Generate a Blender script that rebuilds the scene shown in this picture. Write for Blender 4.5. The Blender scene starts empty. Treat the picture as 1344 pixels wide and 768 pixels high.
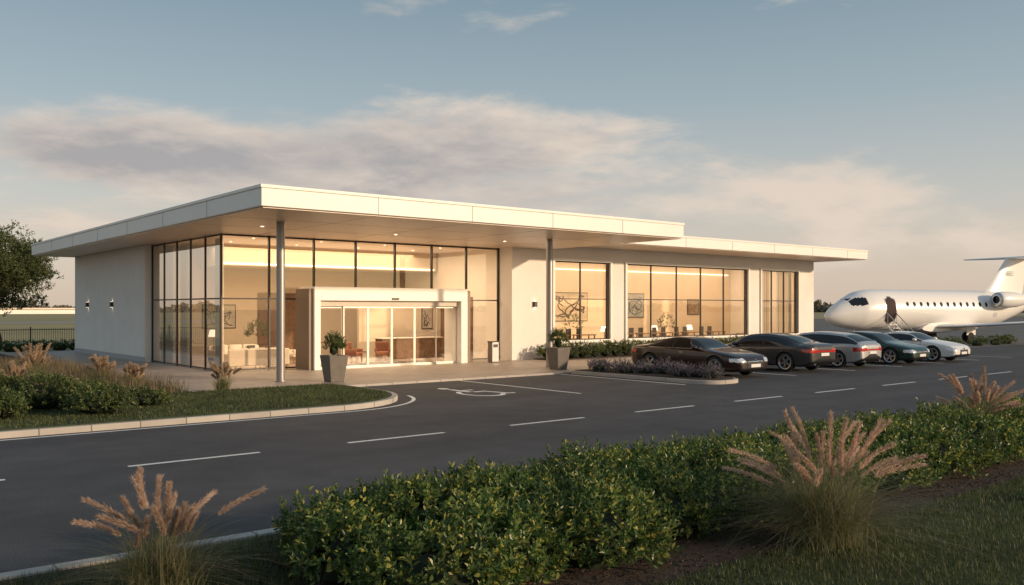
import bpy, bmesh, math, random
import numpy as np
from mathutils import Vector, Matrix
random.seed(4); rng=np.random.default_rng(7)
scene=bpy.context.scene
FX,FY=0.6325,0.7746
def cam2w(px,dist,z=0):
    lat=(px-672)/1166*dist
    return (dist*FX+lat*FY, dist*FY-lat*FX, z)
# ------------------------------------------------------------------ materials
def nt(m): m.use_nodes=True; return m.node_tree
def mat(name,col,rough=.6,metal=0,var=0.0,vscale=3.0,bump=0.0,bscale=40.0,spec=.5,coat=0,col2=None):
    m=bpy.data.materials.new(name); t=nt(m); N=t.nodes; L=t.links
    b=N['Principled BSDF']; b.inputs['Base Color'].default_value=(*col,1)
    b.inputs['Roughness'].default_value=rough; b.inputs['Metallic'].default_value=metal
    b.inputs['Specular IOR Level'].default_value=spec
    b.inputs['Coat Weight'].default_value=coat; b.inputs['Coat Roughness'].default_value=.04
    if var or bump or col2:
        tc=N.new('ShaderNodeTexCoord')
    if var or col2:
        n=N.new('ShaderNodeTexNoise'); n.inputs['Scale'].default_value=vscale; n.inputs['Detail'].default_value=8; n.inputs['Roughness'].default_value=.65
        L.new(tc.outputs['Object'],n.inputs['Vector'])
        r=N.new('ShaderNodeValToRGB'); L.new(n.outputs['Fac'],r.inputs['Fac'])
        c2=col2 or tuple(min(1,c*(1+var)) for c in col)
        c1=col if col2 else tuple(c*(1-var) for c in col)
        r.color_ramp.elements[0].position=.32; r.color_ramp.elements[1].position=.68
        r.color_ramp.elements[0].color=(*c1,1); r.color_ramp.elements[1].color=(*c2,1)
        L.new(r.outputs['Color'],b.inputs['Base Color'])
    if bump:
        n2=N.new('ShaderNodeTexNoise'); n2.inputs['Scale'].default_value=bscale; n2.inputs['Detail'].default_value=6
        L.new(tc.outputs['Object'],n2.inputs['Vector'])
        bp=N.new('ShaderNodeBump'); bp.inputs['Strength'].default_value=bump; bp.inputs['Distance'].default_value=.02
        L.new(n2.outputs['Fac'],bp.inputs['Height']); L.new(bp.outputs['Normal'],b.inputs['Normal'])
    return m
def emis(name,col,s):
    m=bpy.data.materials.new(name); t=nt(m); b=t.nodes['Principled BSDF']
    b.inputs['Base Color'].default_value=(*col,1); b.inputs['Emission Color'].default_value=(*col,1); b.inputs['Emission Strength'].default_value=s
    return m
def leafmat(name,cols,rough=.45,trans=.3,spec=.5):
    m=bpy.data.materials.new(name); t=nt(m); N=t.nodes; L=t.links
    b=N['Principled BSDF']; g=N.new('ShaderNodeNewGeometry'); r=N.new('ShaderNodeValToRGB')
    while len(r.color_ramp.elements)<len(cols): r.color_ramp.elements.new(.5)
    for i,(p,c) in enumerate(cols):
        r.color_ramp.elements[i].position=p; r.color_ramp.elements[i].color=(*c,1)
    L.new(g.outputs['Random Per Island'],r.inputs['Fac'])
    tc=N.new('ShaderNodeTexCoord'); n=N.new('ShaderNodeTexNoise'); n.inputs['Scale'].default_value=1.1; n.inputs['Detail'].default_value=3
    L.new(tc.outputs['Object'],n.inputs['Vector'])
    mr=N.new('ShaderNodeMapRange'); mr.inputs[1].default_value=.3; mr.inputs[2].default_value=.7; mr.inputs[3].default_value=.7; mr.inputs[4].default_value=1.3
    L.new(n.outputs['Fac'],mr.inputs[0])
    mx=N.new('ShaderNodeVectorMath'); mx.operation='SCALE'
    L.new(r.outputs['Color'],mx.inputs[0]); L.new(mr.outputs[0],mx.inputs['Scale'])
    L.new(mx.outputs[0],b.inputs['Base Color']); b.inputs['Roughness'].default_value=rough; b.inputs['Specular IOR Level'].default_value=spec
    tr=N.new('ShaderNodeBsdfTranslucent'); L.new(mx.outputs[0],tr.inputs['Color'])
    ms=N.new('ShaderNodeMixShader'); ms.inputs[0].default_value=trans
    L.new(b.outputs[0],ms.inputs[1]); L.new(tr.outputs[0],ms.inputs[2])
    L.new(ms.outputs[0],N['Material Output'].inputs[0])
    return m
def glassmat(name,tint,add=.06,mul=1.6):
    m=bpy.data.materials.new(name); t=nt(m); N=t.nodes; L=t.links
    N.remove(N['Principled BSDF'])
    tr=N.new('ShaderNodeBsdfTransparent'); tr.inputs[0].default_value=(*tint,1)
    gl=N.new('ShaderNodeBsdfGlossy'); gl.inputs['Roughness'].default_value=.01; gl.inputs[0].default_value=(.95,.93,.9,1)
    fr=N.new('ShaderNodeFresnel'); fr.inputs[0].default_value=1.5
    ma=N.new('ShaderNodeMath'); ma.operation='MULTIPLY_ADD'; ma.use_clamp=True
    ma.inputs[1].default_value=mul; ma.inputs[2].default_value=add
    L.new(fr.outputs[0],ma.inputs[0])
    ms=N.new('ShaderNodeMixShader'); L.new(ma.outputs[0],ms.inputs[0]); L.new(tr.outputs[0],ms.inputs[1]); L.new(gl.outputs[0],ms.inputs[2])
    L.new(ms.outputs[0],N['Material Output'].inputs[0])
    return m
def tilemat(name,c1,c2,cm,sx,sy,mortar,rough=.5,offset=0,rot=0):
    m=bpy.data.materials.new(name); t=nt(m); N=t.nodes; L=t.links; b=N['Principled BSDF']
    tc=N.new('ShaderNodeTexCoord'); mp=N.new('ShaderNodeMapping'); mp.inputs['Rotation'].default_value=(0,0,rot)
    br=N.new('ShaderNodeTexBrick'); br.offset=offset; br.inputs['Scale'].default_value=1
    br.inputs['Brick Width'].default_value=sx; br.inputs['Row Height'].default_value=sy; br.inputs['Mortar Size'].default_value=mortar
    br.inputs['Color1'].default_value=(*c1,1); br.inputs['Color2'].default_value=(*c2,1); br.inputs['Mortar'].default_value=(*cm,1)
    L.new(tc.outputs['Object'],mp.inputs[0]); L.new(mp.outputs[0],br.inputs['Vector'])
    n=N.new('ShaderNodeTexNoise'); n.inputs['Scale'].default_value=1.4; n.inputs['Detail'].default_value=9
    L.new(tc.outputs['Object'],n.inputs['Vector'])
    mr=N.new('ShaderNodeMapRange'); mr.inputs[3].default_value=.75; mr.inputs[4].default_value=1.25; L.new(n.outputs['Fac'],mr.inputs[0])
    mx=N.new('ShaderNodeVectorMath'); mx.operation='SCALE'; L.new(br.outputs['Color'],mx.inputs[0]); L.new(mr.outputs[0],mx.inputs['Scale'])
    L.new(mx.outputs[0],b.inputs['Base Color']); b.inputs['Roughness'].default_value=rough
    return m
def asphalt():
    m=bpy.data.materials.new('asphalt'); t=nt(m); N=t.nodes; L=t.links; b=N['Principled BSDF']
    tc=N.new('ShaderNodeTexCoord')
    def noise(s,d,sc=(1,1,1)):
        mp=N.new('ShaderNodeMapping'); mp.inputs['Scale'].default_value=sc; L.new(tc.outputs['Object'],mp.inputs[0])
        n=N.new('ShaderNodeTexNoise'); n.inputs['Scale'].default_value=s; n.inputs['Detail'].default_value=d; L.new(mp.outputs[0],n.inputs['Vector']); return n
    a=noise(.35,6,(.35,1.3,1)); f=noise(55,3); p=noise(1.3,8)
    r=N.new('ShaderNodeValToRGB'); r.color_ramp.elements[0].position=.3; r.color_ramp.elements[1].position=.72
    r.color_ramp.elements[0].color=(.048,.049,.054,1); r.color_ramp.elements[1].color=(.078,.078,.083,1)
    L.new(a.outputs['Fac'],r.inputs['Fac'])
    m1=N.new('ShaderNodeMapRange'); m1.inputs[1].default_value=.3; m1.inputs[2].default_value=.7; m1.inputs[3].default_value=.5; m1.inputs[4].default_value=1.6; L.new(f.outputs['Fac'],m1.inputs[0])
    m2=N.new('ShaderNodeMapRange'); m2.inputs[1].default_value=.3; m2.inputs[2].default_value=.7; m2.inputs[3].default_value=.84; m2.inputs[4].default_value=1.16; L.new(p.outputs['Fac'],m2.inputs[0])
    mm=N.new('ShaderNodeMath'); mm.operation='MULTIPLY'; L.new(m1.outputs[0],mm.inputs[0]); L.new(m2.outputs[0],mm.inputs[1])
    mx=N.new('ShaderNodeVectorMath'); mx.operation='SCALE'; L.new(r.outputs['Color'],mx.inputs[0]); L.new(mm.outputs[0],mx.inputs['Scale'])
    L.new(mx.outputs[0],b.inputs['Base Color']); b.inputs['Roughness'].default_value=.8; b.inputs['Specular IOR Level'].default_value=.3
    bp=N.new('ShaderNodeBump'); bp.inputs['Strength'].default_value=.5; bp.inputs['Distance'].default_value=.01
    L.new(f.outputs['Fac'],bp.inputs['Height']); L.new(bp.outputs['Normal'],b.inputs['Normal'])
    return m
M={}
M['asphalt']=asphalt()
M['white']=mat('white_render',(.79,.755,.71),.8,var=.05,vscale=.7,bump=.12,bscale=60)
M['fascia']=mat('fascia_panel',(.84,.81,.76),.45,var=.03,vscale=.4)
M['soffit']=mat('soffit_panel',(.80,.66,.54),.38)
M['beige']=mat('beige_plaster',(.68,.57,.44),.8,var=.05,vscale=.8)
M['wood']=mat('walnut',(.18,.10,.055),.5,var=.3,vscale=6)
M['bronze']=mat('bronze_mullion',(.035,.030,.027),.4,.3)
M['darkbronze']=mat('portal_side',(.22,.155,.11),.5)
M['steel']=mat('brushed_steel',(.36,.34,.33),.42,.7)
M['black']=mat('black_metal',(.02,.02,.02),.4)
M['tile']=tilemat('paving',(.32,.27,.235),(.37,.32,.275),(.14,.12,.10),1.2,.6,.012,.5,.5)
M['kerb']=tilemat('kerb_stone',(.42,.38,.34),(.49,.45,.40),(.17,.16,.14),1.0,7.0,.014,.8,0)
M['floor']=tilemat('floor_stone',(.46,.39,.31),(.49,.41,.33),(.33,.28,.23),1.0,1.0,.006,.15)
M['paint']=mat('road_paint',(.76,.75,.72),.6,var=.16,vscale=9,bump=.2,bscale=80)
M['soil']=mat('mulch',(.028,.019,.013),.95,col2=(.075,.048,.033),vscale=30,bump=1,bscale=50)
M['lawn']=mat('lawn',(.032,.045,.016),.95,col2=(.06,.078,.028),vscale=4,bump=1,bscale=60)
M['field']=mat('field_grass',(.20,.19,.075),.95,col2=(.36,.29,.14),vscale=.03,bump=.6,bscale=4)
M['glass']=glassmat('facade_glass',(.91,.86,.78),.05,1.35)
M['sideglass']=glassmat('side_glass',(.93,.88,.81),.02,.6)
M['doorglass']=glassmat('door_glass',(.95,.93,.90),.02,1.1)
M['fabric']=mat('cream_fabric',(.66,.60,.52),.9,var=.06,vscale=8)
M['fabric2']=mat('rust_fabric',(.28,.12,.07),.9,var=.1,vscale=8)
M['fabric3']=mat('charcoal_fabric',(.07,.065,.06),.9)
M['curtain']=mat('sheer_curtain',(.74,.68,.60),.9)
M['planter']=mat('planter_stone',(.16,.14,.12),.75,var=.15,vscale=4)
M['bulb']=emis('lamp_glow',(1,.84,.65),6)
M['cove']=emis('cove_glow',(1,.84,.64),2.4)
M['bark']=mat('bark',(.09,.065,.045),.95,var=.35,vscale=9,bump=.8,bscale=20)
M['leaf']=leafmat('hedge_leaf',[(0,(.045,.088,.024)),(.45,(.085,.145,.036)),(.78,(.15,.20,.048)),(.92,(.40,.37,.08))],.40,.34)
M['leafdark']=leafmat('shrub_leaf',[(0,(.045,.078,.024)),(.6,(.09,.13,.036)),(.95,(.19,.21,.06))],.45,.32)
M['treeleaf']=leafmat('tree_leaf',[(0,(.05,.075,.026)),(.6,(.095,.125,.042)),(.95,(.17,.18,.06))],.5,.4)
M['purple']=leafmat('lavender_leaf',[(0,(.07,.085,.065)),(.5,(.11,.11,.10)),(.8,(.18,.14,.21)),(1,(.30,.21,.36))],.6,.25)
M['core']=mat('light_block_core',(.014,.022,.008),1)  # dark filler for the light-blocking solids added inside foliage
M['blade']=leafmat('grass_blade',[(0,(.045,.07,.02)),(.7,(.085,.115,.035)),(.95,(.17,.165,.065))],.5,.35)
M['dry']=leafmat('ornamental_grass',[(0,(.10,.135,.05)),(.5,(.19,.21,.09)),(.8,(.34,.29,.16)),(1,(.48,.39,.24))],.6,.45)
M['drybed']=leafmat('dry_bed_grass',[(0,(.09,.09,.045)),(.45,(.18,.145,.08)),(.8,(.27,.21,.125)),(1,(.38,.30,.18))],.7,.35)
M['plume']=leafmat('grass_plume',[(0,(.46,.32,.24)),(.5,(.64,.47,.36)),(1,(.80,.66,.54))],.8,.5,.2)
M['plume2']=leafmat('pale_grass_plume',[(0,(.40,.30,.21)),(.5,(.54,.42,.30)),(1,(.68,.55,.41))],.8,.5,.2)
M['chip']=leafmat('mulch_chip',[(0,(.02,.013,.008)),(.6,(.065,.042,.028)),(1,(.12,.08,.055))],.9,0,.2)
# ------------------------------------------------------------------ mesh helpers
def link(o,parent=None):
    scene.collection.objects.link(o)
    if parent: o.parent=parent
    return o
def group(name):
    e=bpy.data.objects.new(name,None); e.empty_display_size=.3; return link(e)
def meshobj(name,V,F,mt=None,parent=None,smooth=False):
    me=bpy.data.meshes.new(name)
    if isinstance(V,np.ndarray): V=V.tolist()
    if isinstance(F,np.ndarray): F=F.tolist()
    me.from_pydata(V,[],F)
    if mt is not None:
        for q in (mt if isinstance(mt,list) else [mt]): me.materials.append(q)
    if smooth: me.polygons.foreach_set('use_smooth',[True]*len(me.polygons))
    return link(bpy.data.objects.new(name,me),parent)
def box(name,x0,x1,y0,y1,z0,z1,mt,parent=None,bevel=0):
    V=[(x,y,z) for x in(x0,x1) for y in(y0,y1) for z in(z0,z1)]
    F=[(0,1,3,2),(4,6,7,5),(0,4,5,1),(2,3,7,6),(0,2,6,4),(1,5,7,3)]
    o=meshobj(name,V,F,mt,parent)
    if bevel:
        b=o.modifiers.new('b','BEVEL'); b.width=bevel; b.segments=3
    return o
def boxes(name,lst,mt,parent=None,bevel=0):
    V=[];F=[]
    for (x0,x1,y0,y1,z0,z1) in lst:
        k=len(V); V+=[(x,y,z) for x in(x0,x1) for y in(y0,y1) for z in(z0,z1)]
        F+=[tuple(i+k for i in f) for f in [(0,1,3,2),(4,6,7,5),(0,4,5,1),(2,3,7,6),(0,2,6,4),(1,5,7,3)]]
    o=meshobj(name,V,F,mt,parent)
    if bevel:
        b=o.modifiers.new('b','BEVEL'); b.width=bevel; b.segments=2
    return o
def lathe(name,prof,mt,parent=None,loc=(0,0,0),seg=32,axis='z',smooth=True):
    V=[];F=[]
    for (r,z) in prof:
        for i in range(seg):
            a=2*math.pi*i/seg
            p=(r*math.cos(a),r*math.sin(a),z)
            if axis=='y': p=(r*math.cos(a),z,r*math.sin(a))
            V.append((p[0]+loc[0],p[1]+loc[1],p[2]+loc[2]))
    for j in range(len(prof)-1):
        for i in range(seg):
            F.append((j*seg+i,j*seg+(i+1)%seg,(j+1)*seg+(i+1)%seg,(j+1)*seg+i))
    F.append(tuple(range(seg))[::-1]); F.append(tuple((len(prof)-1)*seg+i for i in range(seg)))
    o=meshobj(name,V,F,mt,parent,smooth)
    if smooth: o.data.set_sharp_from_angle(angle=math.radians(40))
    return o
def sheet(name,x0,x1,y0,y1,z,mt,parent=None):
    return meshobj(name,[(x0,y0,z),(x1,y0,z),(x1,y1,z),(x0,y1,z)],[(0,1,2,3)],mt,parent)
def rrect(x0,x1,y0,y1,r):
    pts=[]
    cs=[(x1,y0,-90,r[0],-1,1),(x1,y1,0,r[1],-1,-1),(x0,y1,90,r[2],1,-1),(x0,y0,180,r[3],1,1)]
    for (x,y,a0,rr,sx,sy) in cs:
        if rr<=0: pts.append((x,y)); continue
        for k in range(13):
            a=math.radians(a0+90*k/12); pts.append((x+sx*rr+rr*math.cos(a),y+sy*rr+rr*math.sin(a)))
    return pts
def slab(name,pts,z0,z1,mt,parent=None,bevel=0):
    n=len(pts); V=[(x,y,z0) for x,y in pts]+[(x,y,z1) for x,y in pts]
    F=[tuple(range(n))[::-1],tuple(range(n,2*n))]+[(i,(i+1)%n,n+(i+1)%n,n+i) for i in range(n)]
    o=meshobj(name,V,F,mt,parent)
    if bevel: b=o.modifiers.new('b','BEVEL'); b.width=bevel; b.segments=3; b.limit_method='ANGLE'
    return o
def unit(a): return a/np.maximum(np.linalg.norm(a,axis=-1,keepdims=True),1e-9)
def leaf_geo(P,D,ln,wd,fold=.25,droop=.15):
    n=len(P); D=unit(D); R=rng.normal(size=(n,3)); S=unit(np.cross(D,R)); Nn=np.cross(S,D)
    ln=np.broadcast_to(np.asarray(ln,float),(n,))[:,None]; wd=np.broadcast_to(np.asarray(wd,float),(n,))[:,None]
    def pt(t,s): return P+D*ln*t+S*wd*s+Nn*(abs(s)*wd*fold*2-ln*droop*t*t)
    V=np.stack([pt(0,0),pt(.32,.46),pt(.68,.40),pt(1,0),pt(.68,-.40),pt(.32,-.46)],1).reshape(-1,3)
    b=np.arange(n)[:,None]*6
    F=np.concatenate([b+np.array([[0,1,2,3]]),b+np.array([[0,3,4,5]])])
    return V,F
def merge(parts):
    V=[];F=[];k=0
    for v,f in parts: V.append(v);F.append(f+k);k+=len(v)
    return np.concatenate(V),np.concatenate(F)
def sprigs(B,D,length,nl,leaf):
    n=len(B); D=unit(D); t=(np.arange(nl)+.5)/nl
    R=rng.normal(size=(n,3)); S=unit(np.cross(D,R)); T=np.cross(D,S)
    a=np.arange(nl)*2.4
    rad=S[:,None]*np.cos(a)[None,:,None]+T[:,None]*np.sin(a)[None,:,None]
    ln=np.broadcast_to(np.asarray(length,float),(n,))[:,None,None]
    P=B[:,None]+D[:,None]*ln*t[None,:,None]
    DD=D[:,None]*(.35+.75*t[None,:,None])+rad*.9+rng.normal(size=(n,nl,3))*.22
    L=leaf*(.75+.5*rng.random(n*nl))*np.tile(1.05-.35*t,n)
    return leaf_geo(P.reshape(-1,3),DD.reshape(-1,3),L,L*.52)
def bush_pts(c,r,n,low=-.25):
    d=unit(rng.normal(size=(n*2,3))); d=d[d[:,2]>low][:n]
    k=.68+.38*rng.random((len(d),1))**.7
    return np.array(c)+d*np.array(r)*k, d
def bush(c,r,n,nl=11,leaf=.055,sl=.16,up=.6):
    P,d=bush_pts(c,r,n); D=d+np.array([0,0,up])+rng.normal(size=d.shape)*.25
    return sprigs(P,D,sl*(.5+1.0*rng.random(len(P))**1.5),nl,leaf)
def core(cs,k_=.70):  # solid blobs added inside the leaves to block light, not a plant part
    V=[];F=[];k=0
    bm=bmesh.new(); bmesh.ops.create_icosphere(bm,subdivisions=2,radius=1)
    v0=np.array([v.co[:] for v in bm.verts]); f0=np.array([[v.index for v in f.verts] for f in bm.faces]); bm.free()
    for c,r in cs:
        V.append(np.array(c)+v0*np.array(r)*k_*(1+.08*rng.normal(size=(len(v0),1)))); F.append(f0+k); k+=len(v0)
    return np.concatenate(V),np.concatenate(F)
def blades(B,A,h,lean,w,seg=4):
    n=len(B); o=np.stack([np.cos(A),np.sin(A),np.zeros(n)],1); s=np.stack([-np.sin(A),np.cos(A),np.zeros(n)],1)
    h=np.broadcast_to(h,(n,))[:,None]; lean=np.broadcast_to(lean,(n,))[:,None]; w=np.broadcast_to(w,(n,))[:,None]
    rows=[]
    for j in range(seg+1):
        t=j/seg; c=B+o*lean*(t**1.8)+np.array([0,0,1.])*(h*(t-.28*t**3*np.minimum(2.6,lean/np.maximum(h,.01))))
        ww=w*(1-t)**.7+.0006
        rows+= [c-s*ww/2,c+s*ww/2]
    V=np.stack(rows,1).reshape(-1,3); m=2*(seg+1); b=np.arange(n)[:,None]*m
    F=np.concatenate([b+np.array([[2*j,2*j+1,2*j+3,2*j+2]]) for j in range(seg)])
    return V,F
def fountain_grass(name,x,y,z,h,nb=420,npl=18,spread=.9,pspread=.6,bladew=.006,ps=1.0,pm='plume'):
    g=group(name)
    B=np.array([x,y,z])+np.c_[rng.normal(size=(nb,2))*.10*h,np.zeros(nb)]
    A=rng.random(nb)*6.283; hh=h*(.34+.44*rng.random(nb)); ln=h*spread*(.05+.9*rng.random(nb))
    V,F=blades(B,A,hh,ln,bladew,7); meshobj('grass_blades',V,F,M['dry'],g)
    B=np.array([x,y,z])+np.c_[rng.normal(size=(npl,2))*.07*h,np.zeros(npl)]
    A=(np.arange(npl)+rng.random(npl)*.8)/npl*6.283*1.618*3; hh=h*(.66+.36*rng.random(npl)); ln=h*(.05+.75*rng.random(npl))*pspread
    V,F=blades(B,A,hh,ln,.003*ps+.001,8); meshobj('stems',V,F,M['dry'],g)
    parts=[]
    for i in range(npl):
        o=np.array([math.cos(A[i]),math.sin(A[i]),0]); m=560
        L0=.66+.08*rng.random(); t=L0+(1.05-L0)*rng.random(m)
        r=min(1.9,ln[i]/hh[i])
        c=B[i]+o*ln[i]*(t[:,None]**1.8)+np.array([0,0,1.])*(hh[i]*(t-.28*t**3*r))[:,None]
        tan=unit(o*ln[i]*1.8*t[:,None]**.8+np.array([0,0,1.])*(hh[i]*(1-.84*t*t*r))[:,None])
        u=(t-L0)/(1.05-L0); fat=.010*ps*np.sin(np.pi*np.clip(u*.74+.20,0,1))*rng.uniform(.8,1.15)
        rd=unit(rng.normal(size=(m,3)))
        parts.append(leaf_geo(c+rd*fat[:,None]*rng.random((m,1)),tan+rd*.62,.030*ps*(.4+1.0*rng.random(m)),.0026*ps))
    V,F=merge(parts); meshobj('plumes',V,F,M[pm],g)
    return g
# ------------------------------------------------------------------ camera
cd=bpy.data.cameras.new('camera'); cam=bpy.data.objects.new('camera',cd); link(cam)
cam.location=(0,0,2.6); cam.rotation_euler=(math.radians(90),0,-math.atan2(FX,FY)); cd.lens=31.23; cd.sensor_width=36
cd.shift_y=21/1344; cd.clip_end=6000; cd.clip_start=.1; scene.camera=cam
# ------------------------------------------------------------------ sun & sky
EL=math.radians(13); sd=Vector((.50,-.86,0)).normalized(); sd=Vector((sd.x*math.cos(EL),sd.y*math.cos(EL),math.sin(EL)))
sl=bpy.data.lights.new('sun','SUN'); sl.energy=3.9; sl.angle=math.radians(2); sl.color=(1,.74,.49)
so=bpy.data.objects.new('sun',sl); link(so); so.rotation_euler=sd.to_track_quat('Z','Y').to_euler()
w=bpy.data.worlds.new('World'); scene.world=w; w.use_nodes=True; t=w.node_tree; N=t.nodes; L=t.links
bg=N['Background']; sky=N.new('ShaderNodeTexSky'); sky.sky_type='NISHITA'; sky.sun_disc=False
sky.sun_elevation=EL; sky.sun_rotation=math.atan2(sd.x,sd.y); sky.air_density=1.0; sky.dust_density=1.5; sky.ozone_density=1.2
SKY=.145
bg.inputs['Strength'].default_value=SKY
K=1/.14
def mth(op,a,b=None,c=None,clamp=False):
    n=N.new('ShaderNodeMath'); n.operation=op; n.use_clamp=clamp
    for i,v in enumerate((a,b,c)):
        if v is None: continue
        if isinstance(v,(int,float)): n.inputs[i].default_value=v
        else: L.new(v,n.inputs[i])
    return n.outputs[0]
tc=N.new('ShaderNodeTexCoord'); G=tc.outputs['Generated']
sep=N.new('ShaderNodeSeparateXYZ'); L.new(G,sep.inputs[0]); X,Y,Z=sep.outputs
F_=mth('ADD',mth('MULTIPLY',X,FX),mth('MULTIPLY',Y,FY)); R_=mth('SUBTRACT',mth('MULTIPLY',X,FY),mth('MULTIPLY',Y,FX))
AZ=mth('MULTIPLY',mth('ARCTAN2',R_,F_),57.2958); ELV=mth('MULTIPLY',mth('ARCSINE',Z),57.2958)
hz=N.new('ShaderNodeValToRGB'); e=hz.color_ramp.elements
stops=[(0,(.70,.56,.45)),(.035,(.68,.57,.48)),(.075,(.56,.54,.50)),(.14,(.37,.44,.47)),(.23,(.205,.30,.36)),(.6,(.20,.285,.37))]
while len(e)<len(stops): e.new(.5)
for i,(p,c) in enumerate(stops): e[i].position=p; e[i].color=(*c,1)
L.new(mth('DIVIDE',ELV,90.0,None,True),hz.inputs['Fac'])
hs=N.new('ShaderNodeVectorMath'); hs.operation='SCALE'; L.new(hz.outputs['Color'],hs.inputs[0]); hs.inputs['Scale'].default_value=K
hm=N.new('ShaderNodeMix'); hm.data_type='RGBA'; hm.inputs['Factor'].default_value=.82; L.new(sky.outputs[0],hm.inputs['A']); L.new(hs.outputs[0],hm.inputs['B'])
def gauss(a0,e0,sa,se,amp):
    a=mth('POWER',mth('ABSOLUTE',mth('DIVIDE',mth('SUBTRACT',AZ,a0),sa)),2.0); e=mth('POWER',mth('ABSOLUTE',mth('DIVIDE',mth('SUBTRACT',ELV,e0),se)),2.0)
    return mth('MULTIPLY',mth('EXPONENT',mth('MULTIPLY',mth('ADD',a,e),-1.0)),amp)
bl=[(-22,9.0,17,2.6,.74),(-8,9.4,10,3.0,.36),(-2,11.6,7,2.3,.46),(7,11.0,6,1.7,.44),(19,7.4,7,2.6,.62),(5,6.5,16,2.0,.40),(-60,12,14,4,.5),(70,14,18,5,.5),(140,16,30,6,.5),(-130,18,30,6,.5),(-24,4.8,14,1.2,.40),(28,4.0,12,1.2,.42)]
Ms=None
for b in bl:
    g=gauss(*b); Ms=g if Ms is None else mth('ADD',Ms,g)
def cn(off):
    mp=N.new('ShaderNodeMapping'); mp.inputs['Scale'].default_value=(3.2,3.2,10.5); mp.inputs['Location'].default_value=off
    L.new(G,mp.inputs[0]); n=N.new('ShaderNodeTexNoise'); n.inputs['Scale'].default_value=1.6; n.inputs['Detail'].default_value=11; n.inputs['Roughness'].default_value=.58; n.inputs['Distortion'].default_value=.2
    L.new(mp.outputs[0],n.inputs['Vector']); return n.outputs['Fac']
n1=cn((1.3,.4,0)); n2=cn((1.3+.06,.4-.05,.16))
def sstep(v,a,b):
    n=N.new('ShaderNodeMapRange'); n.interpolation_type='SMOOTHSTEP'; n.inputs[1].default_value=a; n.inputs[2].default_value=b; L.new(v,n.inputs[0]); return n.outputs[0]
dens=mth('ADD',mth('MULTIPLY',mth('SUBTRACT',n1,.52),1.8),Ms)
alpha=mth('MULTIPLY',sstep(dens,.14,.60),.84)
lit0=mth('ADD',mth('MULTIPLY',mth('SUBTRACT',n1,n2),3.4),mth('SUBTRACT',.85,mth('MULTIPLY',sstep(dens,.25,.85),.76)))
lit=mth('ADD',lit0,mth('ADD',gauss(20,8,9,4,.7),mth('ADD',gauss(3,12.5,10,2.5,.4),gauss(28,4,14,3,.5))),None,True)
cr=N.new('ShaderNodeMix'); cr.data_type='RGBA'
cr.inputs['A'].default_value=(.375,.355,.36,1); cr.inputs['B'].default_value=(.77,.645,.54,1); L.new(lit,cr.inputs['Factor'])
cs_=N.new('ShaderNodeVectorMath'); cs_.operation='SCALE'; L.new(cr.outputs['Result'],cs_.inputs[0]); cs_.inputs['Scale'].default_value=K
mx=N.new('ShaderNodeMix'); mx.data_type='RGBA'; L.new(alpha,mx.inputs['Factor']); L.new(hm.outputs['Result'],mx.inputs['A']); L.new(cs_.outputs[0],mx.inputs['B'])
L.new(mx.outputs['Result'],bg.inputs['Color'])
# ------------------------------------------------------------------ ground
sheet('ground',-2500,3500,-1500,4000,-.02,M['field'])
road=group('road'); sheet('road_surface',-80,400,9.5,26.2,0,M['asphalt'],road)
sheet('apron',56,400,26.2,125,0,mat('apron_concrete',(.11,.105,.10),.8,var=.2,vscale=.2,bump=.2))
mk=group('road_markings')
bx=[]
def mark(x0,x1,y0,y1): bx.append((x0,x1,y0,y1))
for i in range(-6,60): mark(4.35+4.05*i,6.62+4.05*i,15.25,15.37)
mark(-60,11.0,19.86,19.97)
mark(-60,200,9.66,9.76)
for x in (18.8,23.7,30.3,34.6,38.6,42.5,46.4,50.3): mark(x-.06,x+.06,19.7,26.0)
V=[];Fc=[]
for (a,b,c,d) in bx:
    k=len(V); V+=[(a,c,.004),(b,c,.004),(b,d,.004),(a,d,.004)]; Fc.append((k,k+1,k+2,k+3))
n=20
for i in range(n):
    a0=math.radians(-90+75*i/n); a1=math.radians(-90+75*(i+1)/n); c=(11.0,23.4); k=len(V)
    V+=[(c[0]+r*math.cos(a),c[1]+r*math.sin(a),.004) for r,a in ((3.43,a0),(3.54,a0),(3.54,a1),(3.43,a1))]; Fc.append((k,k+1,k+2,k+3))
meshobj('painted_lines',V,Fc,M['paint'],mk)
def symbol():
    V=[];F=[]
    def poly(p):
        k=len(V); V.extend([(x,y,.004) for x,y in p]); F.append(tuple(range(k,k+len(p))))
    def seg(a,b,wd):
        a=Vector(a);b=Vector(b);d=(b-a).normalized();n=Vector((-d.y,d.x))*wd/2; poly([tuple(a-n),tuple(b-n),tuple(b+n),tuple(a+n)])
    poly([(.0+.14*math.cos(q*math.pi/8),1.0+.14*math.sin(q*math.pi/8)) for q in range(16)])
    seg((0,.80),(.02,.19),.15); seg((.10,.50),(.42,.50),.10); seg((.096,.16),(.42,.16),.13); seg((.42,.225),(.60,-.42),.13); seg((.665,-.40),(.80,-.36),.1)
    n=26
    for i in range(n):
        a0=math.radians(110+i*225/n); a1=math.radians(110+(i+1)*225/n); c=(.02,-.12)
        poly([(c[0]+r*math.cos(a),c[1]+r*math.sin(a)) for r,a in ((.42,a0),(.42,a1),(.53,a1),(.53,a0))][::-1])
    return V,F
V,Fc=symbol(); s=1.25
V=[(16.45+x*s,21.9+y*s*1.4,.004) for x,y,z in V]
meshobj('accessible_parking_symbol',V,Fc,M['paint'])
vg=group('verge'); box('kerb',-40,200,9.32,9.5,-.02,.12,M['kerb'],vg,.015); sheet('bed',-40,200,5.4,9.32,.09,M['soil'],vg)
sheet('lawn',-60,200,-30,5.4,.094,M['lawn'],vg)
isl=group('lawn_island')
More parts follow.
